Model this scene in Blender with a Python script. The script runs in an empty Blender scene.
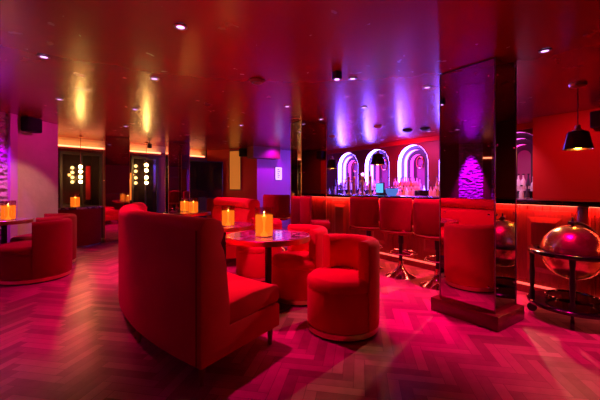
import bpy, bmesh, math, random
from mathutils import Vector, Matrix
random.seed(7)
S = bpy.context.scene
COL = S.collection
R = math.radians
PI = math.pi
CEIL = 2.40
# ------------------------------------------------------------------ materials
def new_mat(name):
    m = bpy.data.materials.new(name); m.use_nodes = True
    nt = m.node_tree
    return m, nt, nt.nodes['Principled BSDF']
def setin(b, **kw):
    for k, v in kw.items():
        k = k.replace('_', ' ')
        if k in b.inputs: b.inputs[k].default_value = v
def simple(name, col, rough=.5, metal=0, spec=.5, coat=0, bump=0, bscale=60, vary=0, vscale=8, stretch=(1, 1, 1), **kw):
    m, nt, b = new_mat(name)
    setin(b, Base_Color=(*col, 1), Roughness=rough, Metallic=metal, Specular_IOR_Level=spec, Coat_Weight=coat)
    setin(b, **kw)
    L = nt.links
    if bump or vary:
        tc = nt.nodes.new('ShaderNodeTexCoord'); mp = nt.nodes.new('ShaderNodeMapping')
        mp.inputs['Scale'].default_value = stretch
        L.new(tc.outputs['Object'], mp.inputs['Vector'])
    if vary:
        n = nt.nodes.new('ShaderNodeTexNoise'); n.inputs['Scale'].default_value = vscale; n.inputs['Detail'].default_value = 5
        L.new(mp.outputs[0], n.inputs['Vector'])
        mx = nt.nodes.new('ShaderNodeMix'); mx.data_type = 'RGBA'
        mx.inputs[6].default_value = (*[max(0, c * (1 - vary)) for c in col], 1)
        mx.inputs[7].default_value = (*[min(1, c * (1 + vary)) for c in col], 1)
        L.new(n.outputs[0], mx.inputs[0]); L.new(mx.outputs[2], b.inputs['Base Color'])
    if bump:
        n2 = nt.nodes.new('ShaderNodeTexNoise'); n2.inputs['Scale'].default_value = bscale; n2.inputs['Detail'].default_value = 4
        bp = nt.nodes.new('ShaderNodeBump'); bp.inputs['Strength'].default_value = bump; bp.inputs['Distance'].default_value = .02
        L.new(mp.outputs[0], n2.inputs['Vector']); L.new(n2.outputs[0], bp.inputs['Height']); L.new(bp.outputs[0], b.inputs['Normal'])
    return m
def glow(name, col, strength):
    m, nt, b = new_mat(name)
    setin(b, Base_Color=(*[min(.8, c) for c in col], 1), Emission_Color=(*col, 1), Emission_Strength=strength, Roughness=.5)
    return m
M = {}
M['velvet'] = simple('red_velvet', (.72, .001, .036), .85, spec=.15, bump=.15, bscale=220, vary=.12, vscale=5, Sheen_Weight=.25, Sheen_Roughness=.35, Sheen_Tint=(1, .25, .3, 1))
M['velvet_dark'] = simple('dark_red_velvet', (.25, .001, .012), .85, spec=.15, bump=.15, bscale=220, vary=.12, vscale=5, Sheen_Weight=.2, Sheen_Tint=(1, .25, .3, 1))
M['piping'] = simple('piping_velvet', (.40, .01, .015), .8, spec=.1)
M['brass'] = simple('brushed_brass', (.80, .52, .22), .28, metal=1, bump=.03, bscale=40)
M['gold'] = simple('polished_gold', (.95, .62, .25), .14, metal=1)
M['chrome'] = simple('chrome', (.85, .82, .85), .12, metal=1)
M['black'] = simple('black_metal', (.012, .011, .013), .4)
M['plinth_dark'] = simple('dark_toe_kick', (.02, .008, .008), .5)
M['blackgloss'] = simple('black_lacquer', (.01, .008, .01), .12, coat=.5)
M['speaker'] = simple('speaker_cabinet', (.01, .01, .011), .6, spec=.25)
M['grille'] = simple('speaker_grille', (.006, .006, .007), .7, spec=.2, bump=.6, bscale=350)
M['mirror'] = simple('smoked_mirror', (.50, .44, .46), .015, metal=1)
M['mahogany'] = simple('mahogany_wood', (.26, .028, .02), .32, coat=.25, vary=.4, vscale=5, stretch=(9, 9, 1))
M['mahogany2'] = simple('mahogany_moulding', (.32, .035, .025), .28, coat=.3, vary=.3, vscale=6, stretch=(9, 9, 1))
M['pillarwood'] = simple('pillar_plinth_wood', (.14, .025, .018), .28, coat=.3, vary=.3, vscale=6, stretch=(2, 2, 9))
M['redwall'] = simple('red_painted_wall', (.50, .008, .012), .55, spec=.3, bump=.05, bscale=30, vary=.06, vscale=2)
M['darkwall'] = simple('oxblood_panelling', (.16, .012, .012), .5, vary=.25, vscale=4)
M['violetwall'] = simple('pale_painted_wall', (.55, .24, .50), .6, bump=.05, bscale=25)
M['plaster'] = simple('rough_plaster', (.60, .47, .40), .8, spec=.2, bump=.55, bscale=9, vary=.16, vscale=3.5)
M['darkglass'] = simple('dark_glazing', (.012, .006, .008), .08, spec=.6)
M['steel'] = simple('grey_metal', (.3, .28, .3), .35, metal=1)
M['canopy'] = simple('copper_canopy', (.55, .30, .22), .3, metal=1)
M['cap'] = simple('bottle_cap', (.05, .02, .03), .4)
M['amberpane'] = glow('amber_panel_glow', (.75, .24, .03), .42)
M['orangepane'] = glow('orange_lit_wall_glow', (1, .22, .03), .75)
M['spotlens'] = glow('downlight_lens', (.80, .36, 1), 3.5)
M['bulb'] = glow('warm_bulb', (1, .62, .22), 16)
M['globe_lamp'] = glow('globe_lamp', (1, .55, .15), 80)
M['stand_glow'] = glow('glowing_candle_stand', (1, .55, .14), 1.6)  # candle stand given a glow of its own
M['flame'] = glow('flame', (1, .62, .18), 10)
M['cove'] = glow('cove_strip', (1, .22, .10), 5)
M['barled'] = glow('bar_led_strip', (1, .30, .16), 5)
M['kickled'] = glow('kick_led_strip', (1, .10, .08), 1.6)
M['neon_a'] = glow('neon_blue_white', (.15, .08, 1), 66)
M['neon_b'] = glow('neon_lilac', (.40, .10, 1), 9)
M['neon_c'] = glow('neon_pink', (1, .05, .50), 2.2)
M['neon_d'] = glow('neon_dim_violet', (.8, .08, .6), 2.5)
M['pinkback'] = simple('pink_alcove_back', (.22, .03, .09), .5)
M['screen'] = glow('till_screen_glow', (.10, .45, .85), 1.3)
M['bluecover'] = glow('blue_lit_dome', (.10, .22, .80), .8)
M['paper'] = glow('lit_notice', (.72, .66, 1), 1.0)
M['ink'] = simple('notice_ink', (.10, .08, .3), .6)
def bottle_mat(name, col, rough=.08):
    return simple(name, col, rough, spec=.7)
M['b_pink'] = bottle_mat('pink_bottle_glass', (.95, .30, .40))
M['b_clear'] = bottle_mat('clear_bottle_glass', (.88, .80, .90))
M['b_amber'] = bottle_mat('amber_bottle_glass', (.55, .22, .06))
M['b_dark'] = bottle_mat('dark_bottle_glass', (.06, .05, .09))
M['label'] = simple('paper_label', (.75, .6, .62), .7)

def m_amber():
    m = bpy.data.materials.new('amber_glass_sleeve'); m.use_nodes = True
    nt = m.node_tree; nt.nodes.clear()
    o = nt.nodes.new('ShaderNodeOutputMaterial'); mx = nt.nodes.new('ShaderNodeMixShader')
    t = nt.nodes.new('ShaderNodeBsdfTransparent'); t.inputs[0].default_value = (1, .55, .12, 1)
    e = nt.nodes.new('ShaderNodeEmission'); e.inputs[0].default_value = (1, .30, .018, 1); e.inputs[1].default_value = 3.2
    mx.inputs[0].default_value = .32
    nt.links.new(t.outputs[0], mx.inputs[1]); nt.links.new(e.outputs[0], mx.inputs[2]); nt.links.new(mx.outputs[0], o.inputs[0])
    return m
M['amber'] = m_amber()
def m_glass():
    m = bpy.data.materials.new('thin_clear_glass'); m.use_nodes = True
    nt = m.node_tree; nt.nodes.clear()
    o = nt.nodes.new('ShaderNodeOutputMaterial'); mx = nt.nodes.new('ShaderNodeMixShader')
    t = nt.nodes.new('ShaderNodeBsdfTransparent'); t.inputs[0].default_value = (.86, .70, .72, 1)
    g = nt.nodes.new('ShaderNodeBsdfGlossy'); g.inputs['Roughness'].default_value = .05
    mx.inputs[0].default_value = .12; nt.links.new(t.outputs[0], mx.inputs[1]); nt.links.new(g.outputs[0], mx.inputs[2]); nt.links.new(mx.outputs[0], o.inputs[0])
    return m
M['glass'] = m_glass()
def m_floor():
    m, nt, b = new_mat('herringbone_oak')
    L = nt.links
    at = nt.nodes.new('ShaderNodeAttribute'); at.attribute_name = 'tone'
    tc = nt.nodes.new('ShaderNodeTexCoord')
    n = nt.nodes.new('ShaderNodeTexNoise'); n.inputs['Scale'].default_value = 14; n.inputs['Detail'].default_value = 6
    L.new(tc.outputs['Object'], n.inputs['Vector'])
    cr = nt.nodes.new('ShaderNodeValToRGB')
    cr.color_ramp.elements[0].color = (.20, .08, .07, 1); cr.color_ramp.elements[1].color = (.66, .34, .28, 1)
    ad = nt.nodes.new('ShaderNodeMath'); ad.operation = 'MULTIPLY_ADD'; ad.inputs[1].default_value = .45; 
    L.new(n.outputs[0], ad.inputs[0]); 
    mu = nt.nodes.new('ShaderNodeMath'); mu.operation = 'MULTIPLY_ADD'; mu.inputs[1].default_value = .75; mu.inputs[2].default_value = -.05
    L.new(at.outputs['Fac'], mu.inputs[0]); L.new(mu.outputs[0], ad.inputs[2])
    L.new(ad.outputs[0], cr.inputs[0]); L.new(cr.outputs[0], b.inputs['Base Color'])
    rr = nt.nodes.new('ShaderNodeMath'); rr.operation = 'MULTIPLY_ADD'; rr.inputs[1].default_value = .22; rr.inputs[2].default_value = .24
    L.new(n.outputs[0], rr.inputs[0]); L.new(rr.outputs[0], b.inputs['Roughness'])
    n2 = nt.nodes.new('ShaderNodeTexNoise'); n2.inputs['Scale'].default_value = 5
    L.new(tc.outputs['Object'], n2.inputs['Vector'])
    bp = nt.nodes.new('ShaderNodeBump'); bp.inputs['Strength'].default_value = .12; bp.inputs['Distance'].default_value = .03
    L.new(n2.outputs[0], bp.inputs['Height']); L.new(bp.outputs[0], b.inputs['Normal'])
    setin(b, Specular_IOR_Level=.45)
    return m
M['floor'] = m_floor()
def m_ceiling():
    m, nt, b = new_mat('glossy_red_ceiling')
    L = nt.links
    tc = nt.nodes.new('ShaderNodeTexCoord')
    n = nt.nodes.new('ShaderNodeTexNoise'); n.inputs['Scale'].default_value = 5; n.inputs['Detail'].default_value = 5; n.inputs['Distortion'].default_value = .6
    L.new(tc.outputs['Object'], n.inputs['Vector'])
    mr = nt.nodes.new('ShaderNodeMapRange'); mr.inputs['From Min'].default_value = .3; mr.inputs['From Max'].default_value = .7
    mr.inputs['To Min'].default_value = .245; mr.inputs['To Max'].default_value = .275
    L.new(n.outputs[0], mr.inputs[0]); L.new(mr.outputs[0], b.inputs['Roughness'])
    setin(b, Base_Color=(.30, .001, .004, 1), Roughness=.27, Specular_IOR_Level=.5, IOR=1.85)
    return m
M['ceiling'] = m_ceiling()
def m_stone():
    m, nt, b = new_mat('rough_stone_cladding')
    L = nt.links
    tc = nt.nodes.new('ShaderNodeTexCoord')
    v = nt.nodes.new('ShaderNodeTexVoronoi'); v.inputs['Scale'].default_value = 7
    mp = nt.nodes.new('ShaderNodeMapping'); mp.inputs['Scale'].default_value = (1, 1, 2.2)
    n = nt.nodes.new('ShaderNodeTexNoise'); n.inputs['Scale'].default_value = 16; n.inputs['Detail'].default_value = 6
    L.new(tc.outputs['Object'], mp.inputs[0]); L.new(mp.outputs[0], v.inputs['Vector']); L.new(tc.outputs['Object'], n.inputs['Vector'])
    ad = nt.nodes.new('ShaderNodeMath'); ad.operation = 'ADD'
    L.new(v.outputs['Distance'], ad.inputs[0]); L.new(n.outputs[0], ad.inputs[1])
    bp = nt.nodes.new('ShaderNodeBump'); bp.inputs['Strength'].default_value = 1; bp.inputs['Distance'].default_value = .12
    L.new(ad.outputs[0], bp.inputs['Height']); L.new(bp.outputs[0], b.inputs['Normal'])
    setin(b, Base_Color=(.55, .43, .38, 1), Roughness=.7)
    return m
M['stone'] = m_stone()
def m_marble():
    m, nt, b = new_mat('polished_dark_marble')
    L = nt.links
    tc = nt.nodes.new('ShaderNodeTexCoord')
    n = nt.nodes.new('ShaderNodeTexNoise'); n.inputs['Scale'].default_value = 9; n.inputs['Detail'].default_value = 8; n.inputs['Distortion'].default_value = 1.5
    L.new(tc.outputs['Object'], n.inputs['Vector'])
    cr = nt.nodes.new('ShaderNodeValToRGB')
    cr.color_ramp.elements[0].position = .42; cr.color_ramp.elements[0].color = (.05, .02, .05, 1)
    cr.color_ramp.elements[1].position = .62; cr.color_ramp.elements[1].color = (.62, .42, .50, 1)
    L.new(n.outputs[0], cr.inputs[0]); L.new(cr.outputs[0], b.inputs['Base Color'])
    setin(b, Roughness=.1, Coat_Weight=.4)
    return m
M['marble'] = m_marble()
def m_globe():
    m, nt, b = new_mat('antique_gold_globe_map')
    L = nt.links
    tc = nt.nodes.new('ShaderNodeTexCoord')
    n = nt.nodes.new('ShaderNodeTexNoise'); n.inputs['Scale'].default_value = 6; n.inputs['Detail'].default_value = 8
    L.new(tc.outputs['Object'], n.inputs['Vector'])
    cr = nt.nodes.new('ShaderNodeValToRGB'); cr.color_ramp.interpolation = 'LINEAR'
    cr.color_ramp.elements[0].position = .48; cr.color_ramp.elements[0].color = (.62, .36, .13, 1)
    cr.color_ramp.elements[1].position = .54; cr.color_ramp.elements[1].color = (.95, .66, .26, 1)
    L.new(n.outputs[0], cr.inputs[0]); L.new(cr.outputs[0], b.inputs['Base Color'])
    bp = nt.nodes.new('ShaderNodeBump'); bp.inputs['Strength'].default_value = .25; bp.inputs['Distance'].default_value = .02
    L.new(n.outputs[0], bp.inputs['Height']); L.new(bp.outputs[0], b.inputs['Normal'])
    setin(b, Metallic=.9, Roughness=.22)
    return m
M['globe'] = m_globe()
# ------------------------------------------------------------------ mesh helpers
class MB:
    def __init__(s): s.bm = bmesh.new()
    def quadgrid(s, rows, closed_u=False, closed_v=False, cap=False):
        vs = [[s.bm.verts.new(p) for p in r] for r in rows]
        n, m = len(vs), len(vs[0])
        for i in range(n if closed_v else n - 1):
            for j in range(m if closed_u else m - 1):
                a, b, c, d = vs[i][j], vs[i][(j + 1) % m], vs[(i + 1) % n][(j + 1) % m], vs[(i + 1) % n][j]
                try: s.bm.faces.new((a, b, c, d))
                except ValueError: pass
        if cap:
            s.bm.faces.new(vs[0][::-1]); s.bm.faces.new(vs[-1])
        return s
    def box(s, x0, x1, y0, y1, z0, z1, bev=0, seg=2):
        r = bmesh.ops.create_cube(s.bm, size=1)
        vs = r['verts']
        for v in vs:
            v.co = Vector((x0 + (v.co.x + .5) * (x1 - x0), y0 + (v.co.y + .5) * (y1 - y0), z0 + (v.co.z + .5) * (z1 - z0)))
        if bev:
            es = list({e for v in vs for e in v.link_edges})
            bmesh.ops.bevel(s.bm, geom=es, offset=bev, segments=seg, profile=.5, affect='EDGES')
        return s
    def lathe(s, prof, n=40, c=(0, 0)):
        """prof: list of (r, z); r = 0 at an end closes it"""
        rows = []
        bm = s.bm
        rings = []
        for r, z in prof:
            if r < 1e-6: rings.append([bm.verts.new((c[0], c[1], z))])
            else: rings.append([bm.verts.new((c[0] + r * math.cos(2 * PI * k / n), c[1] + r * math.sin(2 * PI * k / n), z)) for k in range(n)])
        for a, b in zip(rings, rings[1:]):
            for k in range(n):
                k2 = (k + 1) % n
                if len(a) == 1 and len(b) == 1: continue
                if len(a) == 1: bm.faces.new((a[0], b[k2], b[k]))
                elif len(b) == 1: bm.faces.new((a[k], a[k2], b[0]))
                else: bm.faces.new((a[k], a[k2], b[k2], b[k]))
        return s
    def arc(s, prof, c, a0, a1, n=32):
        """closed profile of (rho, z) swept about c from a0 to a1 (degrees), ends capped"""
        rows = []
        for k in range(n + 1):
            a = R(a0 + (a1 - a0) * k / n)
            rows.append([(c[0] + r * math.cos(a), c[1] + r * math.sin(a), z) for r, z in prof])
        return s.quadgrid(rows, closed_u=True, cap=True)
    def tube(s, pts, r, n=10, closed=False):
        P = [Vector(p) for p in pts]; rows = []
        N = len(P); up = None
        for i, p in enumerate(P):
            if closed: t = P[(i + 1) % N] - P[i - 1]
            else: t = P[min(i + 1, N - 1)] - P[max(i - 1, 0)]
            t.normalize()
            if up is None:
                ref = Vector((0, 0, 1)) if abs(t.z) < .9 else Vector((1, 0, 0))
                up = (ref - t * ref.dot(t)).normalized()
            else: up = (up - t * up.dot(t)).normalized()
            sd = t.cross(up)
            rr = r[i] if isinstance(r, (list, tuple)) else r
            rows.append([p + (up * math.cos(2 * PI * k / n) + sd * math.sin(2 * PI * k / n)) * rr for k in range(n)])
        return s.quadgrid(rows, closed_u=True, closed_v=closed, cap=not closed)
    def ring(s, R_, r, z, n=40, c=(0, 0), m=8):
        return s.tube([(c[0] + R_ * math.cos(2 * PI * k / n), c[1] + R_ * math.sin(2 * PI * k / n), z) for k in range(n)], r, m, True)
    def sphere(s, c, r, u=24, v=14, sx=1, sy=1, sz=1):
        return s.lathe_at([(r * math.sin(PI * k / v), -r * math.cos(PI * k / v)) for k in range(v + 1)], c, u, sx, sy, sz)
    def lathe_at(s, prof, c, n, sx=1, sy=1, sz=1):
        st = len(s.bm.verts)
        s.lathe(prof, n)
        s.bm.verts.ensure_lookup_table()
        for v in s.bm.verts[st:]: v.co = Vector((c[0] + v.co.x * sx, c[1] + v.co.y * sy, c[2] + v.co.z * sz))
        return s
    def bevel_sharp(s, ang, off, seg=2):
        bmesh.ops.remove_doubles(s.bm, verts=s.bm.verts, dist=1e-5)
        s.bm.normal_update()
        es = [e for e in s.bm.edges if len(e.link_faces) == 2 and e.calc_face_angle(0) > R(ang)]
        bmesh.ops.bevel(s.bm, geom=es, offset=off, segments=seg, profile=.5, affect='EDGES', clamp_overlap=True)
        return s
    def build(s, name, mat, parent=None, smooth=35):
        bmesh.ops.recalc_face_normals(s.bm, faces=s.bm.faces)
        me = bpy.data.meshes.new(name); s.bm.to_mesh(me); s.bm.free()
        mats = mat if isinstance(mat, (list, tuple)) else [mat]
        for q in mats: me.materials.append(M[q])
        if smooth:
            for p in me.polygons: p.use_smooth = True
            me.set_sharp_from_angle(angle=R(smooth))
        o = bpy.data.objects.new(name, me); COL.objects.link(o)
        if parent: o.parent = parent
        return o
def thing(name, label, cat, loc=(0, 0, 0), rz=0, group=None):
    o = bpy.data.objects.new(name, None); COL.objects.link(o)
    o.empty_display_size = .1
    o.location = loc; o.rotation_euler = (0, 0, rz)
    return tag(o, label, cat, group)
def tag(o, label, cat, group=None):
    o['label'] = label; o['category'] = cat
    if group: o['group'] = group
    return o
def struct(o):
    o['kind'] = 'structure'; return o
def dup(root, loc, rz, label, group=None):
    def cp(o, par):
        c = o.copy(); COL.objects.link(c); c.parent = par
        for k in kids[o.name]: cp(k, c)
        return c
    kids = {}
    def scan(o):
        kids[o.name] = list(o.children)
        for k in o.children: scan(k)
    scan(root)
    r = cp(root, None)
    r.location = loc; r.rotation_euler = (0, 0, rz); r['label'] = label
    if group: r['group'] = group
    return r
def wallseg(name, p, q, z0, z1, th, mat, side=1):
    """upright slab from p to q, th thick, to the left of p->q when side = 1"""
    d = Vector((q[0] - p[0], q[1] - p[1], 0)); n = Vector((-d.y, d.x, 0)).normalized() * th * side
    a, b = Vector((*p, 0)), Vector((*q, 0))
    mb = MB()
    rows = [[(*v.xy, z) for v in (a, b, b + n, a + n)] for z in (z0, z1)]
    mb.quadgrid(rows, closed_u=True, cap=True)
    return struct(mb.build(name, mat, smooth=0))
# ------------------------------------------------------------------ camera
YAW = 34.6
cd = bpy.data.cameras.new('camera'); cam = bpy.data.objects.new('camera', cd); COL.objects.link(cam)
cam.location = (0, 0, 1.25); cam.rotation_euler = (R(90), 0, R(-YAW))
cd.sensor_width = 36; cd.lens = 331 / 600 * 36; cd.shift_y = -13 / 600; cd.clip_start = .05
S.camera = cam
S.view_settings.view_transform = 'Standard'; S.view_settings.look = 'None'
S.view_settings.exposure = 0; S.view_settings.gamma = 1; S.view_settings.use_curve_mapping = False
S.cycles.max_bounces = 8; S.cycles.diffuse_bounces = 3; S.cycles.glossy_bounces = 5; S.cycles.transparent_max_bounces = 12
S.cycles.sample_clamp_indirect = 6; S.cycles.caustics_reflective = False; S.cycles.caustics_refractive = False
S.cycles.use_denoising = True
w = bpy.data.worlds.new('world'); S.world = w; w.use_nodes = True
w.node_tree.nodes['Background'].inputs[0].default_value = (.02, .0005, .001, 1); w.node_tree.nodes['Background'].inputs[1].default_value = 1
# ------------------------------------------------------------------ setting
def herringbone():
    W, Ln, g = .072, .36, .0016
    x0, x1, y0, y1 = -2.6, 7.0, -1.2, 10.4
    bm = bmesh.new(); lay = bm.verts.layers.float.new('tone')
    ca, sa = math.cos(R(45)), math.sin(R(45))
    def pl(ax, ay, bx, by):
        pts = [(ax + g, ay + g), (bx - g, ay + g), (bx - g, by - g), (ax + g, by - g)]
        q = [(2 + ca * x - sa * y, 4 + sa * x + ca * y) for x, y in pts]
        cx = sum(p[0] for p in q) / 4; cy = sum(p[1] for p in q) / 4
        if not (x0 < cx < x1 and y0 < cy < y1): return
        t = random.random()
        vs = [bm.verts.new((*p, 0)) for p in q]
        for v in vs: v[lay] = t
        bm.faces.new(vs)
    for b in range(-30, 31):
        for a in range(-140, 141):
            ox, oy = a * W + b * Ln, a * W - b * Ln
            pl(ox, oy, ox + Ln, oy + W)
            pl(ox + Ln, oy + W - Ln, ox + Ln + W, oy + W)
    # slab below the planks
    vs = [bm.verts.new(p) for p in ((-7, -4, -.004), (9, -4, -.004), (9, 12, -.004), (-7, 12, -.004))]
    for v in vs: v[lay] = -.1
    bm.faces.new(vs)
    me = bpy.data.meshes.new('floor'); bm.to_mesh(me); bm.free(); me.materials.append(M['floor'])
    o = bpy.data.objects.new('floor', me); COL.objects.link(o); return struct(o)
herringbone()
struct(MB().box(-7, 9, -4, 12, CEIL, CEIL + .1).build('ceiling', 'ceiling', smooth=0))
WL = lambda s: (-1.0 + .65 * s, 6.64 + .76 * s)       # line of the angled left wall
wallseg('wall_left', WL(.33), WL(1.22), 0, CEIL, .2, 'plaster')
wallseg('wall_stone', WL(-.5), WL(.33), 0, CEIL, .2, 'stone')
wallseg('wall_left_dark', WL(-2.25), WL(-.5), 0, CEIL, .2, 'darkwall')
wallseg('wall_stone_pier', WL(-2.84), WL(-2.25), 0, CEIL, .2, 'stone')
wallseg('wall_left_recess', WL(-3.04), WL(-2.84), 0, CEIL, .2, 'darkwall')
wallseg('wall_left_front', WL(-7), WL(-3.04), 0, CEIL, .2, 'stone')
p = WL(1.22)
wallseg('wall_left_return', p, (p[0] - 1.5, p[1] + 2.2), 0, CEIL, .1, 'darkwall')
wallseg('trim_1', WL(.27), WL(.39), 0, CEIL, .05, 'violetwall', side=-1)
BW = lambda x: (x, 9.25 + .26 * (x + .22))
wallseg('wall_back', BW(-2.5), BW(3.5), 0, 2.20, .15, 'darkwall')
wallseg('wall_back_upper', (BW(-2.5)[0], BW(-2.5)[1] + .12), (BW(3.5)[0], BW(3.5)[1] + .12), 2.16, CEIL, .1, 'plaster')
wallseg('wall_corner', BW(3.5), (4.5, 8.75), 0, CEIL, .12, 'redwall')
wallseg('wall_violet', (4.5, 8.75), (7.6, 8.75), 0, CEIL, .12, 'violetwall')
wallseg('wall_right', (6.33, 1.30), (6.33, 2.34), 0, CEIL, 1.0, 'redwall', side=-1)
wallseg('wall_right_painted_shade', (6.33, -4), (6.33, 1.30), 0, CEIL, 1.0, 'darkwall', side=-1)  # dark colour stands in for the unlit stretch of red wall
wallseg('wall_behind', (-6, -2.6), (6.33, -2.6), 0, CEIL, .1, 'redwall', side=-1)
wallseg('wall_west', (-5.4, -2.6), (-5.4, 1.6), 0, CEIL, .1, 'redwall')
struct(MB().box(4.18, 5.05, 8.35, 8.75, 2.08, CEIL).build('trim_bulkhead', 'darkwall', smooth=0))

# back bar wall at X = 6.8 with arched openings
XB = 6.8; ARW = .43; SPR = 1.84
arch_y = [7.34, 6.20, 5.06, 3.92, 2.78]
def arch_pts(cy, hw, spr, z0, n=20):
    p = [(cy + hw, z0)]
    p += [(cy + hw * math.cos(PI * k / n), spr + hw * math.sin(PI * k / n)) for k in range(n + 1)]
    p += [(cy - hw, z0)]
    return p
def arch_bay(mb, cy, y0, y1):
    inn = arch_pts(cy, ARW, SPR, 1.0)
    out = []
    for y, z in inn:
        dy, dz = y - cy, z - SPR
        if z < SPR - 1e-6 or abs(dz) < 1e-6: out.append((y1 if dy > 0 else y0, z)); continue
        t = min((CEIL - SPR) / dz, ((y1 - cy) / dy if dy > 1e-9 else ((y0 - cy) / dy if dy < -1e-9 else 1e9)))
        out.append((cy + dy * t, SPR + dz * t))
    mb.quadgrid([[(XB, y, z) for y, z in inn], [(XB, y, z) for y, z in out]])
    # upper corners that the rays cut off
    for sgn, ye in ((1, y1), (-1, y0)):
        c = [(y, z) for y, z in out if (y - cy) * sgn > 0]
        a = max((q for q in c if abs(q[1] - CEIL) < 1e-6), key=lambda q: q[0] * sgn, default=None)
        b = max((q for q in c if abs(q[0] - ye) < 1e-6), key=lambda q: q[1], default=None)
        if a and b: mb.bm.faces.new([mb.bm.verts.new((XB, *q)) for q in (a, b, (ye, CEIL))])
    mb.quadgrid([[(XB, y0, 0), (XB, y1, 0)], [(XB, y0, 1.0), (XB, y1, 1.0)]])
mb = MB()
edges = [8.75] + [(a + b) / 2 for a, b in zip(arch_y, arch_y[1:])] + [2.2]
for i, cy in enumerate(arch_y): arch_bay(mb, cy, edges[i + 1], edges[i])
struct(mb.build('wall_back_bar', 'darkwall', smooth=0))
struct(MB().box(XB - .05, XB, 2.34, 8.75, 2.30, CEIL).build('trim_cornice', 'redwall', smooth=0))

arch_names = ['stepped arched alcove with lilac neon behind the beer taps', 'stepped arched alcove with neon edge behind the till screen',
              'stepped arched alcove with three neon bands behind the crowded pink bottles', 'arched neon alcove mostly hidden behind the large mirrored pillar',
              'dim arched alcove between the large mirrored pillar and the red wall']
for i, cy in enumerate(arch_y):
    t = thing('arched_alcove', arch_names[i], 'alcove', (XB, cy, 1.0), 0, 'arched alcoves of the back bar')
    lit = ['neon_a', 'neon_b', 'neon_c'] if i < 4 else ['neon_d', 'neon_d', 'neon_c']
    hw = ARW - .002; x = .0
    for k in range(3):
        d = .11
        inn = arch_pts(0, hw, SPR - 1.0, .0)
        # lit reveal, in from the face
        m1 = MB(); m1.quadgrid([[(x, y, z) for y, z in inn], [(x + d, y, z) for y, z in inn]])
        m1.build('lit_reveal', lit[k], t)
        hw2 = hw - .105
        inn2 = arch_pts(0, hw2, SPR - 1.0, .0)
        m2 = MB(); m2.quadgrid([[(x + d, y, z) for y, z in inn], [(x + d, y, z) for y, z in inn2]])
        m2.build('step_band', 'plinth_dark', t, smooth=0)
        x += d; hw = hw2
    inn = arch_pts(0, hw, SPR - 1.0, .0)
    m3 = MB(); m3.bm.faces.new([m3.bm.verts.new((x, y, z)) for y, z in inn]); m3.build('back_panel', 'pinkback', t, smooth=0)
    MB().box(-.02, x, -ARW + .002, ARW - .002, -.03, 0.0).build('shelf', 'darkglass', t)
    # ring emblem hung on the back panel
    if i == 4: continue
    r = MB(); r.tube([(x - .02, .10 * math.cos(2 * PI * k / 24), .86 + .14 * math.sin(2 * PI * k / 24)) for k in range(24)], .014, 6, True)
    r.build('ring_ornament', 'gold', t)
# back bar counter
t = thing('back_bar_counter', 'low dark counter along the back bar under the arches', 'counter', (6.45, 5.5, 0))
MB().box(-.28, .32, -3.1, 3.2, .0, .94).build('cabinet', 'mahogany', t, smooth=0)
MB().box(-.30, .34, -3.1, 3.2, .94, .98, .008).build('counter_top', 'blackgloss', t)
o = MB().box(.02, .30, -3.1, 3.2, 0, .197, .004).build('bottle_step', 'darkglass'); o.location = (6.45, 5.5, .981); tag(o, 'long dark step raising the rear bottles on the back bar', 'shelf')

# ------------------------------------------------------------------ lamps
def spot(name, loc, col, power, ang=100, blend=.6, target=None, rad=.05):
    l = bpy.data.lights.new(name, 'SPOT'); l.energy = power * (2.5 if col in (MAG, RED) else 1); l.color = col; l.spot_size = R(ang); l.spot_blend = blend; l.shadow_soft_size = rad
    o = bpy.data.objects.new(name, l); COL.objects.link(o); o.location = loc
    if target:
        o.rotation_euler = (Vector(target) - Vector(loc)).to_track_quat('-Z', 'Y').to_euler()
    return o
def point(name, loc, col, power, rad=.05):
    l = bpy.data.lights.new(name, 'POINT'); l.energy = power; l.color = col; l.shadow_soft_size = rad
    o = bpy.data.objects.new(name, l); COL.objects.link(o); o.location = loc; return o
def area(name, loc, rot, sx, sy, col, power):
    l = bpy.data.lights.new(name, 'AREA'); l.shape = 'RECTANGLE'; l.size = sx; l.size_y = sy; l.energy = power; l.color = col
    o = bpy.data.objects.new(name, l); COL.objects.link(o); o.location = loc; o.rotation_euler = rot; return o
MAG = (1, .0, .22); RED = (1, .0, .03); PUR = (.42, .0, 1); WARM = (1, .42, .08); PINKW = (1, .45, .60)
DL = [((.64, 2.43), MAG, 1, 'violet downlight above the near end of the curved red sofa'),
      ((.72, 3.75), MAG, 70, 'violet downlight in the golden ceiling reflection above the sofa'),
      ((-.20, 3.67), MAG, 30, 'violet downlight nearest the photo\'s left edge'),
      ((-.13, 5.34), MAG, 25, 'violet downlight in front of the left wall speaker'),
      ((.77, 5.40), MAG, 90, 'violet downlight left of the brightest golden streak, second from the back'),
      ((.84, 7.0), MAG, 40, 'violet downlight close to the small mirrored pillar beside the host counter'),
      ((3.27, 1.12), MAG, 90, 'violet downlight to the right of the large mirrored pillar'),
      ((2.44, 2.56), MAG, 55, 'violet downlight beside the black ceiling spotlight'),
      ((3.36, 2.30), MAG, 170, 'violet downlight just left of the large mirrored pillar'),
      ((3.46, 3.39), MAG, 50, 'violet downlight in the blue ceiling glow, above the bar stools'),
      ((2.52, 3.97), MAG, 90, 'violet downlight above the round tables, before the dark slim pillar'),
      ((3.47, 4.41), MAG, 45, 'violet downlight at the top right corner of the slim dark pillar'),
      ((2.59, 5.68), MAG, 90, 'violet downlight above the far sofa'),
      ((6.05, 4.83), PINKW, 60, 'violet downlight over the back bar, left of two'),
      ((6.05, 4.10), PINKW, 60, 'violet downlight over the back bar, right of two')]
proto = None
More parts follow.
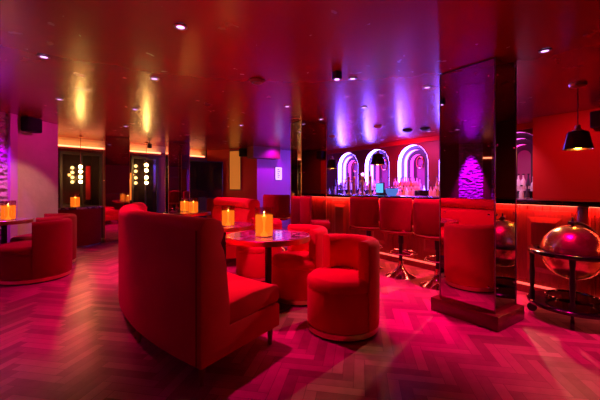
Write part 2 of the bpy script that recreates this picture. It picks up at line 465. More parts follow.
for (x, y), c, pw, lab in DL:
    if proto is None:
        proto = thing('ceiling_downlight', lab, 'downlight', (x, y, CEIL), 0, 'recessed ceiling downlights')
        MB().lathe([(.046, -.001), (.046, -.010), (.029, -.012), (.029, -.002)], 24).build('trim_ring', 'steel', proto)
        MB().lathe([(0, -.006), (.029, -.006), (.029, -.001), (0, -.001)], 24).build('lens', 'spotlens', proto)
    else:
        dup(proto, (x, y, CEIL), 0, lab)
    spot('downlight_lamp', (x, y, CEIL - .03), c, pw, 66, .85)

# black surface spotlight and round detectors on the ceiling
t = thing('ceiling_spotlight', 'black square ceiling spotlight at the edge of the blue glow', 'spotlight', (2.18, 2.51, CEIL))
MB().box(-.035, .035, -.035, .035, -.075, 0, .004).build('housing', 'black', t)
MB().lathe([(0, -.079), (.022, -.079), (.022, -.072), (0, -.072)], 16).build('lens', 'spotlens', t)
t = thing('smoke_detector', 'flat dark round detector on the red ceiling above the tables', 'detector', (1.64, 3.19, CEIL))
MB().lathe([(0, 0), (.085, 0), (.085, -.012), (.06, -.03), (0, -.034)], 28).build('base', 'darkwall', t)
MB().ring(.05, .006, -.032).build('rim', 'steel', t)
for x, y, lab in ((5.55, 4.25, 'black round ceiling speaker above the bar, nearer the slim pillar'), (5.7, 3.95, 'black round ceiling speaker above the bar, nearer the large mirrored pillar')):
    t = thing('ceiling_speaker', lab, 'speaker', (x, y, CEIL), 0, 'round ceiling speakers')
    MB().lathe([(0, 0), (.10, 0), (.10, -.02), (.06, -.05), (0, -.055)], 24).build('housing', 'black', t)
t = thing('ceiling_spotlight', 'small black spotlight hanging below the far left ceiling edge', 'spotlight', (1.62, 9.05, CEIL))
MB().tube([(0, 0, 0), (0, 0, -.06)], .012).build('stem', 'black', t)
MB().box(-.05, .05, -.06, .06, -.17, -.05, .02).build('housing', 'black', t)

# ------------------------------------------------------------------ pillars
def pillar(label, x0, x1, y0, y1, plinth, studs, seams):
    cx, cy = (x0 + x1) / 2, (y0 + y1) / 2; a, b = (x1 - x0) / 2, (y1 - y0) / 2
    t = thing('mirrored_pillar', label, 'pillar', (cx, cy, 0))
    z0 = .13 if plinth else 0
    MB().box(-a + .012, a - .012, -b + .012, b - .012, 0, CEIL).build('core', 'plinth_dark', t, smooth=0)
    for (fx0, fx1, fy0, fy1) in ((-a, -a + .01, -b + .004, b - .004), (a - .01, a, -b + .004, b - .004), (-a + .004, a - .004, -b, -b + .01), (-a + .004, a - .004, b - .01, b)):
        MB().box(fx0, fx1, fy0, fy1, z0, CEIL - .012).build('mirror_panel', 'mirror', t, smooth=0)
    for sx in (-1, 1):
        for sy in (-1, 1):
            MB().box(sx * a - .005, sx * a + .005, sy * b - .005, sy * b + .005, z0, CEIL - .004).build('corner_trim', 'brass' if not plinth else 'steel', t, smooth=0)
    for z in seams:
        MB().box(-a - .003, a + .003, -b - .003, b + .003, z, z + .006).build('seam_strip', 'plinth_dark', t, smooth=0)
    if plinth:
        MB().box(-a - .07, a + .035, -b - .06, b + .06, 0, .13, .006).build('plinth', 'pillarwood', t)
    for z in studs:
        for k in (-.8, .8):
            m = MB(); m.sphere((-a - .003, k * b, z), .009, 10, 6); m.build('mirror_stud', 'chrome', t)
            m = MB(); m.sphere((k * a, -b - .003, z), .009, 10, 6); m.build('mirror_stud', 'chrome', t)
    return t
pillar('large mirrored pillar on a wooden plinth before the bar', 3.08, 3.49, 1.43, 1.96, True, (.35, 1.0, 1.62, 2.25), ())
pillar('slim dark mirrored pillar with brass corners behind the bar stools', 3.25, 3.80, 4.67, 5.0, False, (1.5, 2.1), (1.18,))
pillar('mirrored pillar reflecting gold at the back, above the far candle table', 1.98, 2.5, 8.62, 8.95, False, (), (1.5, 1.75))
pillar('mirrored pillar beside the round host counter at back left', .62, 1.12, 8.66, 9.0, False, (1.4,), (1.1,))

# ------------------------------------------------------------------ bar
BY0, BY1 = -1.4, 6.4
t = thing('bar_counter', 'long mahogany bar with black top and glowing strip under its edge', 'bar', (4.45, 2.5, 0))
o0, o1 = BY0 - 2.5, BY1 - 2.5
MB().box(.06, .62, o0, o1, 0, 1.045).build('carcass', 'mahogany', t, smooth=0)
MB().box(-.12, .75, o0 - .03, o1 + .03, 1.045, 1.10, .012).build('counter_top', 'blackgloss', t)
MB().box(-.02, .06, o0, o1, 0, .085, .004).build('kick_plinth', 'mahogany', t)
MB().box(-.005, .06, o0 + .02, o1 - .02, .0855, .098).build('kick_light_strip', 'kickled', t, smooth=0)
MB().box(.025, .045, o0 + .05, o1 - .05, 1.037, 1.0445).build('light_strip', 'barled', t, smooth=0)
# vertical boards
m = MB()
y = o0
while y < o1 - .01:
    m.box(.045, .062, y + .003, y + .075, .10, 1.03, .004, 1); y += .078
m.build('beadboard', 'mahogany', t, smooth=0)
pan = [-.83, .0, 1.08, 2.16, 3.1]
for c in (-1.75, -.96, .45, 1.5, 2.55, 3.5):
    q = MB(); q.box(.02, .05, c - .26, c + .26, .16, .98, .006); f = q.build('door_panel', 'mahogany', t)
    q = MB()
    # raised field with sloping edges
    a = [(.02, c - .17, .26), (.02, c + .17, .26), (.02, c + .17, .90), (.02, c - .17, .90)]
    b = [(-.008, c - .12, .32), (-.008, c + .12, .32), (-.008, c + .12, .84), (-.008, c - .12, .84)]
    q.quadgrid([a, b], closed_u=True); q.bm.faces.new([q.bm.verts.new(v) for v in b]); q.build('raised_field', 'mahogany2', f, smooth=0)
for c in (-1.32, -2.25, 3.86):
    q = MB(); q.box(-.015, .06, c - .05, c + .05, .10, 1.04, .008); q.build('pilaster', 'mahogany2', t)
for k in range(5):
    yy = 2.5 + o0 + .8 + k * 1.55
    a = area('bar_strip_lamp', (4.455, yy, 1.03), (0, R(-14), 0), .02, 1.5, (1, .06, .04), 11)
area('bar_kick_lamp', (4.42, 2.2, .11), (0, R(80), 0), .02, 7, (1, .06, .06), 3)

# beer taps
tap = None
for u, (y, lab) in enumerate([(5.04, 'brass beer tap column farthest from the till'), (4.89, 'brass beer tap column second from the slim pillar'),
                              (4.65, 'brass beer tap column with a white globe on top'), (4.45, 'brass beer tap column beside the till screen')]):
    t = thing('beer_tap', lab, 'beer tap', (4.70, y, 1.10), 0, 'beer taps on the bar')
    MB().lathe([(0, 0), (.055, 0), (.05, .02), (.026, .035), (.022, .18), (.03, .2), (.022, .22), (.022, .30), (.034, .33), (.03, .36), (0, .37)], 18).build('column', 'brass', t)
    MB().tube([(0, 0, .27), (-.07, 0, .27), (-.085, 0, .25), (-.085, 0, .21)], .010).build('spout', 'brass', t)
    MB().tube([(0, 0, .36), (-.02, 0, .45)], [.008, .016]).build('handle', 'black', t)
    if u == 2:
        MB().sphere((0, 0, .40), .034, 16, 10).build('globe_cap', 'spotlens', t)
t = thing('till', 'point of sale till with a glowing blue screen on the bar', 'till', (4.72, 4.22, 1.10), R(-20))
MB().box(-.07, .07, -.08, .08, 0, .02, .005).build('base', 'black', t)
MB().tube([(.02, 0, .02), (.0, 0, .10)], .02).build('stand', 'black', t)
MB().box(-.012, .012, -.15, .15, .03, .23, .006).build('bezel', 'black', t)
MB().box(-.0145, -.012, -.135, .135, .045, .215).build('screen', 'screen', t, smooth=0)
t = thing('ice_bucket', 'round blue glowing ice bucket on the bar beside the till', 'ice bucket', (4.75, 3.97, 1.10))
MB().lathe([(0, 0), (.07, 0), (.105, .05), (.11, .12), (.10, .125), (.095, .11), (0, .10)], 24).build('bucket', 'bluecover', t)
MB().ring(.105, .006, .125).build('rim', 'chrome', t)

# bottles
def bottle_mesh(kind, h, r):
    m = MB()
    if kind == 'tall': pr = [(0, 0), (r, 0), (r, .58 * h), (r * .75, .66 * h), (r * .34, .74 * h), (r * .32, .93 * h), (r * .38, .94 * h), (r * .38, h), (0, h)]
    elif kind == 'squat': pr = [(0, 0), (r * 1.15, 0), (r * 1.2, .35 * h), (r * 1.0, .5 * h), (r * .4, .62 * h), (r * .34, .88 * h), (r * .45, .89 * h), (r * .45, h), (0, h)]
    else: pr = [(0, 0), (r * .95, 0), (r, .4 * h), (r * .55, .62 * h), (r * .3, .8 * h), (r * .3, .94 * h), (r * .36, .95 * h), (r * .36, h), (0, h)]
    m.lathe(pr, 16); return m
bproto = {}
def bottle(kind, mat, h, loc, lab, grp):
    key = (kind, mat)
    if key not in bproto:
        b = bottle_mesh(kind, h, .038).build('spirit_bottle', mat)
        r = .0385 * (1.19 if kind == 'squat' else 1)
        MB().lathe([(r, .12 * h), (r + .0006, .12 * h), (r + .0006, .30 * h), (r, .30 * h)], 16).build('paper_label', 'label', b)
        MB().lathe([(.016, .94 * h), (.0185, .94 * h), (.0185, h * 1.015), (0, h * 1.015)], 12).build('cap', 'cap', b)
        tag(b, lab, 'bottle', grp); b.location = loc; bproto[key] = b; return b
    return dup(bproto[key], loc, random.uniform(0, 6), lab, grp)
def rowbot(cy, xs, z, n, kinds, where, grp, span=.78, h0=.30):
    for i in range(n):
        kind, mat, cn = random.choice(kinds)
        y = cy - span / 2 + span * (i + .5) / n
        bottle(kind, mat, h0 + (0 if kind != 'squat' else -.04), (xs, y, z), f'{cn} bottle {where}', grp)
PK = [('tall', 'b_pink', 'pink'), ('squat', 'b_pink', 'squat pink'), ('tall', 'b_clear', 'clear'), ('slim', 'b_amber', 'amber'), ('tall', 'b_pink', 'pink')]
CL = [('tall', 'b_clear', 'clear'), ('slim', 'b_dark', 'dark'), ('squat', 'b_clear', 'squat clear')]
for ci, (where, kinds) in enumerate([('below the alcove behind the beer taps', CL), ('below the alcove behind the till', CL), ('of the crowded pink display', PK),
                                     ('behind the large mirrored pillar', PK), ('between large pillar and red wall', CL)]):
    cy = arch_y[ci]; n = 7 if ci in (0, 1) else 10
    g = ['bottles behind the beer taps', 'bottles behind the till', 'pink bottle display', 'bottles behind the large pillar', 'bottles by the red wall'][ci]
    rowbot(cy, 6.60, 1.18, n, kinds, 'in the rear counter row ' + where, g)
    rowbot(cy, 6.36, .98, n - 1, kinds, 'in the front counter row ' + where, g)
    if ci in (2, 4): rowbot(cy, 6.88, 1.0, n - 2, kinds, 'on the alcove shelf ' + where, g, span=.6, h0=.30)

# pendants over the bar
pp = None
PEND = [(4.65, 1.28, 'black bell pendant lamp hanging over the bar beside the red wall'), (4.75, 4.30, 'black bell pendant lamp hanging in front of the neon alcoves'),
        (4.85, 5.75, 'black bell pendant lamp hanging right beside the slim mirrored pillar'), (4.70, 2.79, 'black bell pendant lamp hidden behind the large mirrored pillar')]
for x, y, lab in PEND[:3]:
    if pp is None:
        pp = thing('pendant_lamp', lab, 'pendant lamp', (x, y, CEIL), 0, 'bell pendants over the bar')
        MB().lathe([(0, 0), (.085, 0), (.075, -.025), (.03, -.045), (0, -.047)], 28).build('ceiling_rose', 'canopy', pp)
        MB().tube([(0, 0, -.04), (0, 0, -.48)], .005, 8).build('cord', 'black', pp)
        MB().lathe([(0, -.46), (.022, -.46), (.026, -.50), (.05, -.515), (.05, -.53), (0, -.53)], 24).build('lamp_holder', 'canopy', pp)
        sh = MB().lathe([(.03, -.525), (.085, -.53), (.098, -.545), (.138, -.73), (.134, -.73), (.094, -.55), (.082, -.536), (.03, -.531)], 36).build('lamp_shade', 'blackgloss', pp)
        MB().lathe([(.1335, -.7295), (.0937, -.5505)], 36).build('shade_lining', 'gold', sh)
        MB().sphere((0, 0, -.63), .04, 16, 10).build('light_bulb', 'bulb', pp)
    else: dup(pp, (x, y, CEIL), 0, lab)
    point('pendant_glow', (x, y, CEIL - .72), WARM, 11, .04)

# ------------------------------------------------------------------ tub chairs
def make_tub(RR, label, loc, rz, group, arc=(-92, 82), mat='velvet'):
    t = thing('tub_chair', label, 'tub chair', loc, rz, group)
    MB().lathe([(0, 0), (RR - .02, 0), (RR - .02, .022), (0, .022)], 56).build('toe_kick', 'plinth_dark', t)
    MB().lathe([(RR - .03, .02), (RR - .002, .02), (RR - .002, .062), (RR - .03, .062)], 56).build('brass_trim', 'brass', t)
    MB().lathe([(0, .06), (RR - .012, .06), (RR - .004, .075), (RR - .004, .36), (RR - .012, .385), (0, .385)], 56).build('base_drum', mat, t)
    r2 = RR - .0
    MB().lathe([(0, .382), (r2 - .02, .382), (r2 - .003, .395), (r2, .425), (r2 - .008, .455), (r2 - .035, .478), (r2 * .6, .486), (0, .488)], 56).build('seat_cushion', mat, t)
    th = .115
    prof = [(RR + .006, .064), (RR + .010, .30), (RR + .010, .745), (RR + .003, .775), (RR - .02, .793), (RR - .055, .798), (RR - th + .025, .793), (RR - th, .772), (RR - th - .004, .74), (RR - th - .002, .47), (RR - th + .03, .44), (RR - .01, .40), (RR - .008, .064)]
    m = MB(); m.arc(prof, (0, 0), *arc, 40); m.bevel_sharp(62, .014, 3); b = m.build('backrest', mat, t, smooth=50)
    return t
make_tub(.315, 'nearest red velvet tub chair with brass base ring, its back towards the bar', (1.985, 2.215, 0), R(2), 'red tub chairs at the round tables')
make_tub(.315, 'red velvet tub chair directly behind the nearest tub chair, beside the front table', (2.125, 3.10, 0), R(0), 'red tub chairs at the round tables')
make_tub(.315, 'red velvet tub chair seen under the front table edge, farthest of three in the row', (2.15, 4.13, 0), R(4), 'red tub chairs at the round tables')
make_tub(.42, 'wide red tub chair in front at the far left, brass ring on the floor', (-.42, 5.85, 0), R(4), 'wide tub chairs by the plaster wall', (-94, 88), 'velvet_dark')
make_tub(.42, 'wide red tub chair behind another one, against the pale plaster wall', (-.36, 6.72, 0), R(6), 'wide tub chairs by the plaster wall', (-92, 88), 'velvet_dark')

# ------------------------------------------------------------------ curved sofas
def make_sofa(label, c, Ro, a0, a1, n=44):
    """c: centre of curvature; Ro: radius of the outer back; q runs inward from the back"""
    mid = R((a0 + a1) / 2)
    base = (c[0] + (Ro - .4) * math.cos(mid), c[1] + (Ro - .4) * math.sin(mid))
    t = thing('curved_sofa', label, 'sofa', (base[0], base[1], 0))
    lc = (c[0] - base[0], c[1] - base[1])
    P = lambda pr: [(Ro - q, z) for q, z in pr]
    e = math.degrees(.012 / Ro)
    def arcpart(name, pr, mat, ex=0, par=None, bev=.012, ang=62):
        m = MB(); m.arc(P(pr), lc, a0 + ex, a1 - ex, n)
        if bev: m.bevel_sharp(ang, bev, 2)
        return m.build(name, mat, par or t, smooth=50)
    arcpart('back_shell', [(0, .13), (.0, .60), (.0, .98), (.012, 1.02), (.04, 1.045), (.08, 1.045), (.10, 1.02), (.10, .13)], 'velvet')
    hr = [(.105 + .088 * math.cos(2 * PI * k / 18), .965 + .085 * math.sin(2 * PI * k / 18)) for k in range(18)]
    arcpart('head_roll', hr, 'velvet', -e * .2)
    arcpart('backrest', [(.09, .31), (.09, .87), (.13, .882), (.17, .865), (.20, .81), (.215, .70), (.225, .58), (.245, .44), (.245, .31)], 'velvet', e * .3)
    arcpart('seat_base', [(.03, .13), (.03, .315), (.78, .315), (.795, .30), (.80, .14), (.795, .13)], 'velvet', e * .4)
    arcpart('seat_cushion', [(.20, .312), (.20, .455), (.50, .475), (.76, .465), (.80, .45), (.822, .42), (.822, .345), (.80, .318)], 'velvet', e)
    endp = [(0, .13), (.0, .60), (.0, .98), (.012, 1.02), (.04, 1.047), (.10, 1.052), (.16, 1.03), (.192, .985), (.190, .93), (.165, .885), (.195, .83), (.218, .72), (.232, .58), (.245, .47), (.245, .318), (.78, .318), (.80, .30), (.80, .13)]
    for (b0, b1) in ((a0 - e * .8, a0 + e * .8), (a1 - e * .8, a1 + e * .8)):
        m = MB(); m.arc(P(endp), lc, b0, b1, 2); m.bevel_sharp(70, .006, 2); m.build('end_panel', 'velvet', t, smooth=50)
    for a in (a0 + e * 2.6, a1 - e * 2.6):
        aa = R(a); pts = [(lc[0] + (Ro + .001) * math.cos(aa), lc[1] + (Ro + .001) * math.sin(aa), z) for z in (.14, .5, .98)]
        MB().tube(pts, .006, 8).build('piping', 'piping', t)
    for f in (.012, .33, .67, .988):
        for q in (.045, .72):
            a = R(a0 + (a1 - a0) * f)
            if q < .1: pass
            x, y = lc[0] + (Ro - q) * math.cos(a), lc[1] + (Ro - q) * math.sin(a)
            MB().lathe([(0, 0), (.014, 0), (.024, .132), (0, .132)], 12, (x, y)).build('leg', 'mahogany', t)
    return t
make_sofa('large curved red velvet sofa in front, its tall back towards the camera', (4.13, 3.42), 3.76, 158, 202)
make_sofa('far curved red velvet sofa facing the tables, below the dark wall screen', (-.55, 5.55), 3.15, -14.5, 15.5)

# ------------------------------------------------------------------ tables
def make_table(label, loc, r, h, group='round brass rimmed tables'):
    t = thing('round_table', label, 'table', loc, 0, group)
    MB().lathe([(0, 0), (.24, 0), (.235, .015), (.05, .03), (0, .03)], 40).build('base_plate', 'black', t)
    MB().lathe([(0, .025), (.035, .025), (.035, h - .05), (0, h - .05)], 20).build('pedestal', 'black', t)
    MB().lathe([(r - .02, h - .055), (r, h - .053), (r, h - .004), (r - .006, h), (r - .02, h)], 64).build('brass_rim', 'brass', t)
    MB().lathe([(0, h - .05), (r - .019, h - .05), (r - .019, h), (0, h)], 64).build('table_top', 'marble', t, smooth=30)
    return t
make_table('front round table with brass rim and polished veined top between sofa and tub chairs', (1.70, 3.05, 0), .44, .75)
make_table('second round table just behind the front table', (1.66, 4.20, 0), .40, .75)
make_table('far round table carrying two amber candle lanterns', (1.90, 6.70, 0), .45, .75)
make_table('small round table at the left edge against the plaster wall', (-.80, 6.33, 0), .33, .78)

def make_lantern(label, loc, s=1.0):
    t = thing('candle_lantern', label, 'candle lantern', loc, 0, 'amber candle lanterns')
    rr, h = .088, .275
    MB().lathe([(0, .0), (rr - .004, .0), (rr - .004, .008), (0, .008)], 36).build('base_disc', 'gold', t)
    MB().lathe([(rr, .001), (rr, h), (rr - .004, h), (rr - .004, .009)], 40).build('glass_cylinder', 'glass', t)
    MB().lathe([(rr - .0055, .010), (rr - .0055, .205)], 40).build('amber_sleeve', 'amber', t)
    MB().lathe([(0, .009), (.036, .009), (.030, .022), (.011, .05), (.009, .10), (.014, .15), (.026, .190), (.022, .190), (0, .165)], 24).build('candle_stand', 'stand_glow', t)
    MB().lathe([(0, .166), (.012, .178), (.012, .19), (0, .212)], 12).build('flame', 'flame', t)
    t.scale = (s, s, s)
    point('lantern_glow', (loc[0], loc[1], loc[2] + .219 * s), (1, .42, .08), 2.0, .004)
    return t
make_lantern('amber candle lantern standing on the front round table', (1.615, 2.985, .75), 1.06)
make_lantern('amber candle lantern on the second table, before the far sofa', (1.67, 4.06, .75), .95)
make_lantern('left one of two amber lanterns on the far round table', (1.92, 6.98, .75))
make_lantern('right one of two amber lanterns on the far round table', (1.93, 6.42, .75), 1.05)
make_lantern('amber candle lantern on the small table at the left edge', (-.75, 6.30, .78))
make_lantern('amber candle lantern on the round host counter at back left', (.06, 8.43, .83))

# ------------------------------------------------------------------ bar stools
def make_stool(label, loc, rz):
    t = thing('bar_stool', label, 'bar stool', loc, rz, 'swivel bar stools')
    MB().lathe([(0, 0), (.205, 0), (.207, .008), (.17, .022), (.11, .055), (.06, .105), (.036, .16), (.028, .22), (0, .22)], 44).build('trumpet_base', 'chrome', t)
    MB().lathe([(0, .21), (.026, .21), (.026, .45), (.036, .46), (.036, .60), (0, .60)], 20).build('gas_column', 'black', t)
    fr = MB(); fr.tube([(.05 + .17 * math.cos(2 * PI * k / 32), .19 * math.sin(2 * PI * k / 32), .33) for k in range(32)], .010, 8, True)
    for sy in (-1, 1): fr.tube([(.0, .0, .36), (.05, sy * .185, .33)], .008, 8)
    fr.build('footrest', 'chrome', t)
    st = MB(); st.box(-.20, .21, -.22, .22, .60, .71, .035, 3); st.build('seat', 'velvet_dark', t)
    pr = [(.265, .645), (.275, .70), (.282, 1.04), (.276, 1.085), (.255, 1.105), (.235, 1.09), (.228, 1.04), (.222, .70), (.222, .645)]
    b = MB()
    rows = []
    for k in range(29):
        a = R(180 - 68 + 136 * k / 28)
        rows.append([(.0 + r * math.cos(a) * .95, 1.10 * r * math.sin(a), z) for r, z in pr])
    b.quadgrid(rows, closed_u=True, cap=True); b.bevel_sharp(60, .010, 2); bk = b.build('backrest', 'velvet_dark', t, smooth=50)
    e = MB(); e.tube([(.95 * .272 * math.cos(R(112 + 136 * k / 20)), 1.10 * .272 * math.sin(R(112 + 136 * k / 20)), .650) for k in range(21)], .009, 8); e.build('edge_trim', 'brass', bk)
    return t
make_stool('bar stool nearest the large mirrored pillar, partly hidden by it', (3.80, 2.45, 0), R(0))
make_stool('middle bar stool of the three before the bar left of the pillar', (3.80, 3.02, 0), R(-2))
make_stool('bar stool third from the large pillar, behind the nearest tub chair', (3.80, 3.63, 0), R(3))
make_stool('lone bar stool standing right in front of the slim dark pillar', (3.22, 4.20, 0), R(-38))
make_stool('farthest bar stool, left of the slim dark pillar below the violet wall', (3.40, 5.70, 0), R(40))

# ------------------------------------------------------------------ drinks globe
GX, GY = 3.92, 1.12
t = thing('drinks_globe', 'antique gold drinks globe on a dark wheeled stand beside the bar', 'globe', (GX, GY, 0), R(0))
cz = .63; gr = .255
m = MB(); m.sphere((0, 0, cz), gr, 48, 28); gl = m.build('globe_ball', 'globe', t)
MB().lathe([(gr + .02, cz - .018), (.35, cz - .018), (.355, cz - .008), (.355, cz + .012), (.345, cz + .018), (gr + .02, cz + .018)], 56).build('horizon_ring', 'blackgloss', t)
lf = R(YAW)
arcp = []
dirx, diry = math.cos(-lf), math.sin(-lf)          # the meridian stands square to the camera's side
for k in range(25):
    a = R(97 - 97 * k / 24)
    arcp.append((dirx * (gr + .025) * math.cos(a), diry * (gr + .025) * math.cos(a), cz + (gr + .025) * math.sin(a)))
MB().tube(arcp, .016, 8).build('meridian_arm', 'black', t)
MB().lathe([(0, cz + gr - .005), (.016, cz + gr - .005), (.016, cz + gr + .02), (.03, cz + gr + .025), (.012, cz + gr + .04), (.008, cz + gr + .06), (.012, cz + gr + .07), (0, cz + gr + .08)], 16).build('finial', 'black', t)
MB().lathe([(0, .125), (.355, .125), (.36, .135), (.36, .150), (.35, .158), (0, .158)], 56).build('shelf', 'blackgloss', t)
MB().ring(.20, .012, .205).build('bottle_ring', 'blackgloss', t)
for k in range(4): 
    a = R(10 + 90 * k); MB().tube([(.20 * math.cos(a), .20 * math.sin(a), .155), (.20 * math.cos(a), .20 * math.sin(a), .205)], .008, 8).build('ring_post', 'mahogany', t)
for k in range(4):
    a = R(-164 + 90 * k)
    x, y = .315 * math.cos(a), .315 * math.sin(a)
    lg = MB().lathe([(0, .157), (.022, .157), (.026, .20), (.017, .24), (.022, .32), (.025, .40), (.018, .50), (.024, .57), (.026, cz - .017), (0, cz - .017)], 16, (x, y)).build('leg', 'black', t)
    cw = MB(); cw.tube([(x, y, .126), (x, y, .075)], .012, 8); cw.build('caster_stem', 'black', lg)
    ws = MB(); d = Vector((-math.sin(a), math.cos(a), 0)) * .014
    ws.tube([Vector((x, y, .042)) - d, Vector((x, y, .042)) + d], .042, 18); ws.build('caster_wheel', 'black', lg)

# ------------------------------------------------------------------ wall speakers
def wspeaker(label, loc, rz, s=1):
    t = thing('wall_speaker', label, 'speaker', loc, rz)
    MB().box(-.13 * s, .13 * s, -.18 * s, -.03, -.12 * s, .12 * s, .02).build('cabinet', 'speaker', t)
    MB().box(-.115 * s, .115 * s, -.188 * s, -.178 * s, -.105 * s, .105 * s, .004).build('grille', 'grille', t)
    MB().box(-.03, .03, -.04, .0, -.04, .04).build('bracket', 'black', t)
    return t
q = WL(.58)
wspeaker('black box speaker high on the pale plaster wall at left', (q[0], q[1], 2.275), R(49.4), 1.0)
wspeaker('black box speaker on the red wall at the right edge', (6.33, 1.43, 2.22), R(-90), 1.0)
wspeaker('black speaker under the ceiling between amber panel and violet wall', (4.28, 9.07, 2.27), R(-55.4), 1.0)

# ------------------------------------------------------------------ back left furniture
t = thing('host_counter', 'round dark red counter with pale top edge at back left', 'counter', (.03, 8.72, 0))
MB().lathe([(0, 0), (.50, 0), (.50, .03), (0, .03)], 48).build('toe_kick', 'steel', t)
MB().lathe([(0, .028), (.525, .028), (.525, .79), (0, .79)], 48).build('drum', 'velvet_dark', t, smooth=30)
MB().lathe([(0, .79), (.55, .79), (.555, .81), (.55, .83), (0, .83)], 48).build('counter_top', 'marble', t)
# glazed dark doors in the back wall
ang = math.atan(.26)
def dark_door(name, x0, x1, z1, label_n):
    p = BW((x0 + x1) / 2); L2 = (x1 - x0) / 2 / math.cos(ang)
    t = bpy.data.objects.new(name, None); COL.objects.link(t); t.location = (p[0], p[1] - .03, 0); t.rotation_euler = (0, 0, ang); t['kind'] = 'structure'
    m = MB(); m.box(-L2, L2, -.01, .02, 0, z1); m.build('glass_pane', 'darkglass', t, smooth=0)
    m = MB()
    for a, b in ((-L2 - .05, -L2), (L2, L2 + .05), (-.02, .02)): m.box(a, b, -.04, .02, 0, z1)
    m.box(-L2 - .05, L2 + .05, -.04, .02, z1, z1 + .06); m.build('door_frame', 'plinth_dark', t, smooth=0)
dark_door('door_1', -.18, .55, 2.0, '')
dark_door('door_2', 1.32, 1.92, 2.0, '')
# cove ledge and strip
def along(name, x0, x1, dy0, dy1, z0, z1, mat):
    p = BW((x0 + x1) / 2); L2 = (x1 - x0) / 2 / math.cos(ang)
    o = MB().box(-L2, L2, dy0, dy1, z0, z1).build(name, mat, smooth=0); o.location = (p[0], p[1], 0); o.rotation_euler = (0, 0, ang); return o
struct(along('trim_cove', -2.4, 3.4, -.10, .0, 2.12, 2.20, 'darkwall'))
for k, (x0, x1, lab) in enumerate([(-.6, .66, 'glowing orange cove light strip above the host counter'), (1.13, 2.0, 'glowing orange cove light strip between the two back mirrored pillars'), (2.5, 3.35, 'glowing orange cove light strip above the dark wall screen')]):
    o = along('cove_light_strip', x0, x1, -.115, -.10, 2.165, 2.20, 'cove'); tag(o, lab, 'light strip', 'cove light strips')
    p = BW((x0 + x1) / 2)
    area('cove_lamp', (p[0], p[1] + .02, 2.215), (R(150), 0, ang), (x1 - x0), .03, (1, .36, .08), 2.4)
t = thing('glowing_wall_panel', 'glowing orange panel added for the lit wall left of the second glass door', 'wall panel', (*BW(1.2), 0), ang)  # added glowing panel where the wall is lit orange
MB().box(-.10, .10, -.05, -.02, .9, 1.62, .004).build('frame', 'darkwall', t, smooth=0)
MB().box(-.09, .09, -.056, -.05, .91, 1.61).build('lit_panel', 'orangepane', t, smooth=0)
def globe_pendant(label, x, y, zs, r):
    t = thing('globe_pendant', label, 'pendant lamp', (x, y, CEIL), 0, 'stacked globe pendants')
    MB().lathe([(0, 0), (.05, 0), (.05, -.02), (0, -.02)], 20).build('ceiling_rose', 'gold', t)
    MB().tube([(0, 0, -.02), (0, 0, zs[-1] - CEIL)], .006, 8).build('stem', 'gold', t)
    for z in zs: MB().sphere((0, 0, z - CEIL), r, 18, 12).build('glass_globe', 'globe_lamp', t)
    point('globe_pendant_glow', (x - .0, y - .12, sum(zs) / len(zs)), WARM, 3.5, .03)
globe_pendant('column of glowing gold globes above the host counter', .165, 9.0, (1.71, 1.60, 1.48, 1.37), .036)
globe_pendant('column of glowing gold globes between the two back mirrored pillars', 1.60, 9.35, (1.82, 1.68, 1.50, 1.36), .040)
# orange curtain strip by the first door
m = MB(); rows = []
for z in (.95, 1.75): rows.append([(.10 * k / 24 - .05, .012 * math.sin(k * 1.6), z) for k in range(25)])
m.quadgrid(rows); o = m.build('curtain', 'velvet_dark'); tag(o, 'narrow red curtain beside the gold globes above the host counter', 'curtain'); o.location = (*[a + b for a, b in zip(BW(.32), (0, -.10))], 0); o.rotation_euler = (0, 0, ang)
q0, q1 = WL(-3.04), WL(-2.84)
o = wallseg('cove_light_strip', (q0[0] + .01 * .76, q0[1] - .01 * .65), (q1[0] + .01 * .76, q1[1] - .01 * .65), 2.0, 2.04, .02, 'cove', side=-1); del o['kind']
tag(o, 'short orange light strip seen only as a reflection in the large mirrored pillar', 'light strip', 'cove light strips')
# black wall screen in the far corner
t = thing('wall_screen', 'large black screen in the far corner between pillar and amber panel', 'screen', (3.18, 9.72, 0), R(-8))
MB().box(-.62, .62, -.02, .02, .90, 2.02, .008).build('bezel', 'black', t)
MB().box(-.59, .59, -.024, -.02, .93, 1.99).build('screen', 'darkglass', t, smooth=0)
MB().box(-.1, .1, -.03, .03, 0, .95).build('stand', 'black', t, smooth=0)
# amber panel given a glow of its own
t = thing('glowing_wall_panel', 'tall amber glowing panel beside the black wall screen', 'wall panel', (4.09, 9.34, 0), R(-55.4))
MB().box(-.20, .20, -.05, -.02, 1.15, 2.36, .004).build('frame', 'darkwall', t, smooth=0)
MB().box(-.18, .18, -.056, -.05, 1.18, 2.33).build('lit_panel', 'amberpane', t, smooth=0)
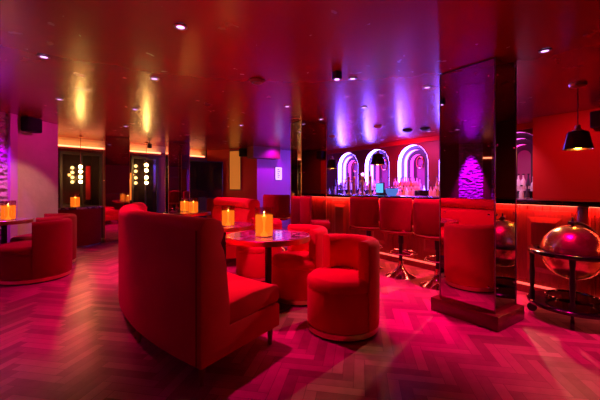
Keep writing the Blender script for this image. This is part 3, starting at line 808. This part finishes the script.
# lit notice on the violet wall
t = thing('wall_notice', 'small glowing pale notice on the violet wall', 'notice', (5.22, 8.75, 1.66))
MB().box(-.12, .12, -.03, 0, -.20, .20, .004).build('frame', 'steel', t, smooth=0)
MB().box(-.11, .11, -.034, -.03, -.19, .19).build('lit_sheet', 'paper', t, smooth=0)
m = MB()
for k, z in enumerate((.12, .06, .0, -.06, -.12)): m.box(-.05, .05 if k % 2 else .03, -.0355, -.034, z, z + .025)
m.build('printed_bars', 'ink', t, smooth=0)

# ------------------------------------------------------------------ further room lamps and added spots
# violet washes on stone and plaster, and on the violet end wall
for sl, pw, an in ((.0, 150, 60), (-2.55, 1500, 46), (-3.9, 90, 60)):
    q = WL(sl); spot('stone_wash', (q[0] + .17 * .76, q[1] - .17 * .65, CEIL - .05), PUR, pw, an, .6, (q[0] + .03, q[1] - .03, .9))
q = WL(.75); spot('plaster_wash', (q[0] + .8 * .76, q[1] - .8 * .65, CEIL - .05), (1, .0, .42), 12, 120, .8, (q[0], q[1], 2.0))
q = WL(.62); spot('plaster_warm', (q[0] + 1.5 * .76 - .3, q[1] - 1.5 * .65 - .3, CEIL - .05), (1, .50, .34), 62, 52, .3, (q[0] - .1, q[1] - .1, .55))
spot('violet_wash', (4.9, 8.0, CEIL - .08), (.55, .0, 1), 55, 110, .7, (4.75, 8.75, 1.5))
spot('bottle_fill_spot', (5.7, 5.0, CEIL - .08), (1, .05, .40), 160, 140, .8, (6.6, 5.0, 1.3))
spot('bottle_fill_spot', (5.75, 2.8, CEIL - .08), (1, .40, .75), 60, 80, .8, (6.65, 2.75, 1.1))  # this and the spot above are added to brighten the bottles
spot('right_wall_wash', (5.2, 1.6, CEIL - .06), (1, .02, .05), 45, 130, .9, (6.3, 1.7, 1.1))
# fixtureless spots, some beside the viewpoint, others added to brighten seats and far wall
for x, y, c, pw in ((-2.3, 3.6, MAG, 15), (3.4, -.6, MAG, 8), (1.35, 3.2, MAG, 105), (1.55, 5.2, MAG, 70), (-.75, 6.25, MAG, 40), (4.0, 6.9, RED, 60), (3.2, 7.6, MAG, 40)):
    spot('room_fill_spot', (x, y, CEIL - .03), c, pw, 80, .8)
spot('bar_white_downlight', (5.5, 2.75, CEIL - .04), (1, .55, .34), 190, 60, .4, (1.9, 1.2, 0))
spot('entrance_downlight', (-.9, 2.3, CEIL - .04), (1, .60, .52), 26, 30, .8, (-.46, 2.6, 0))
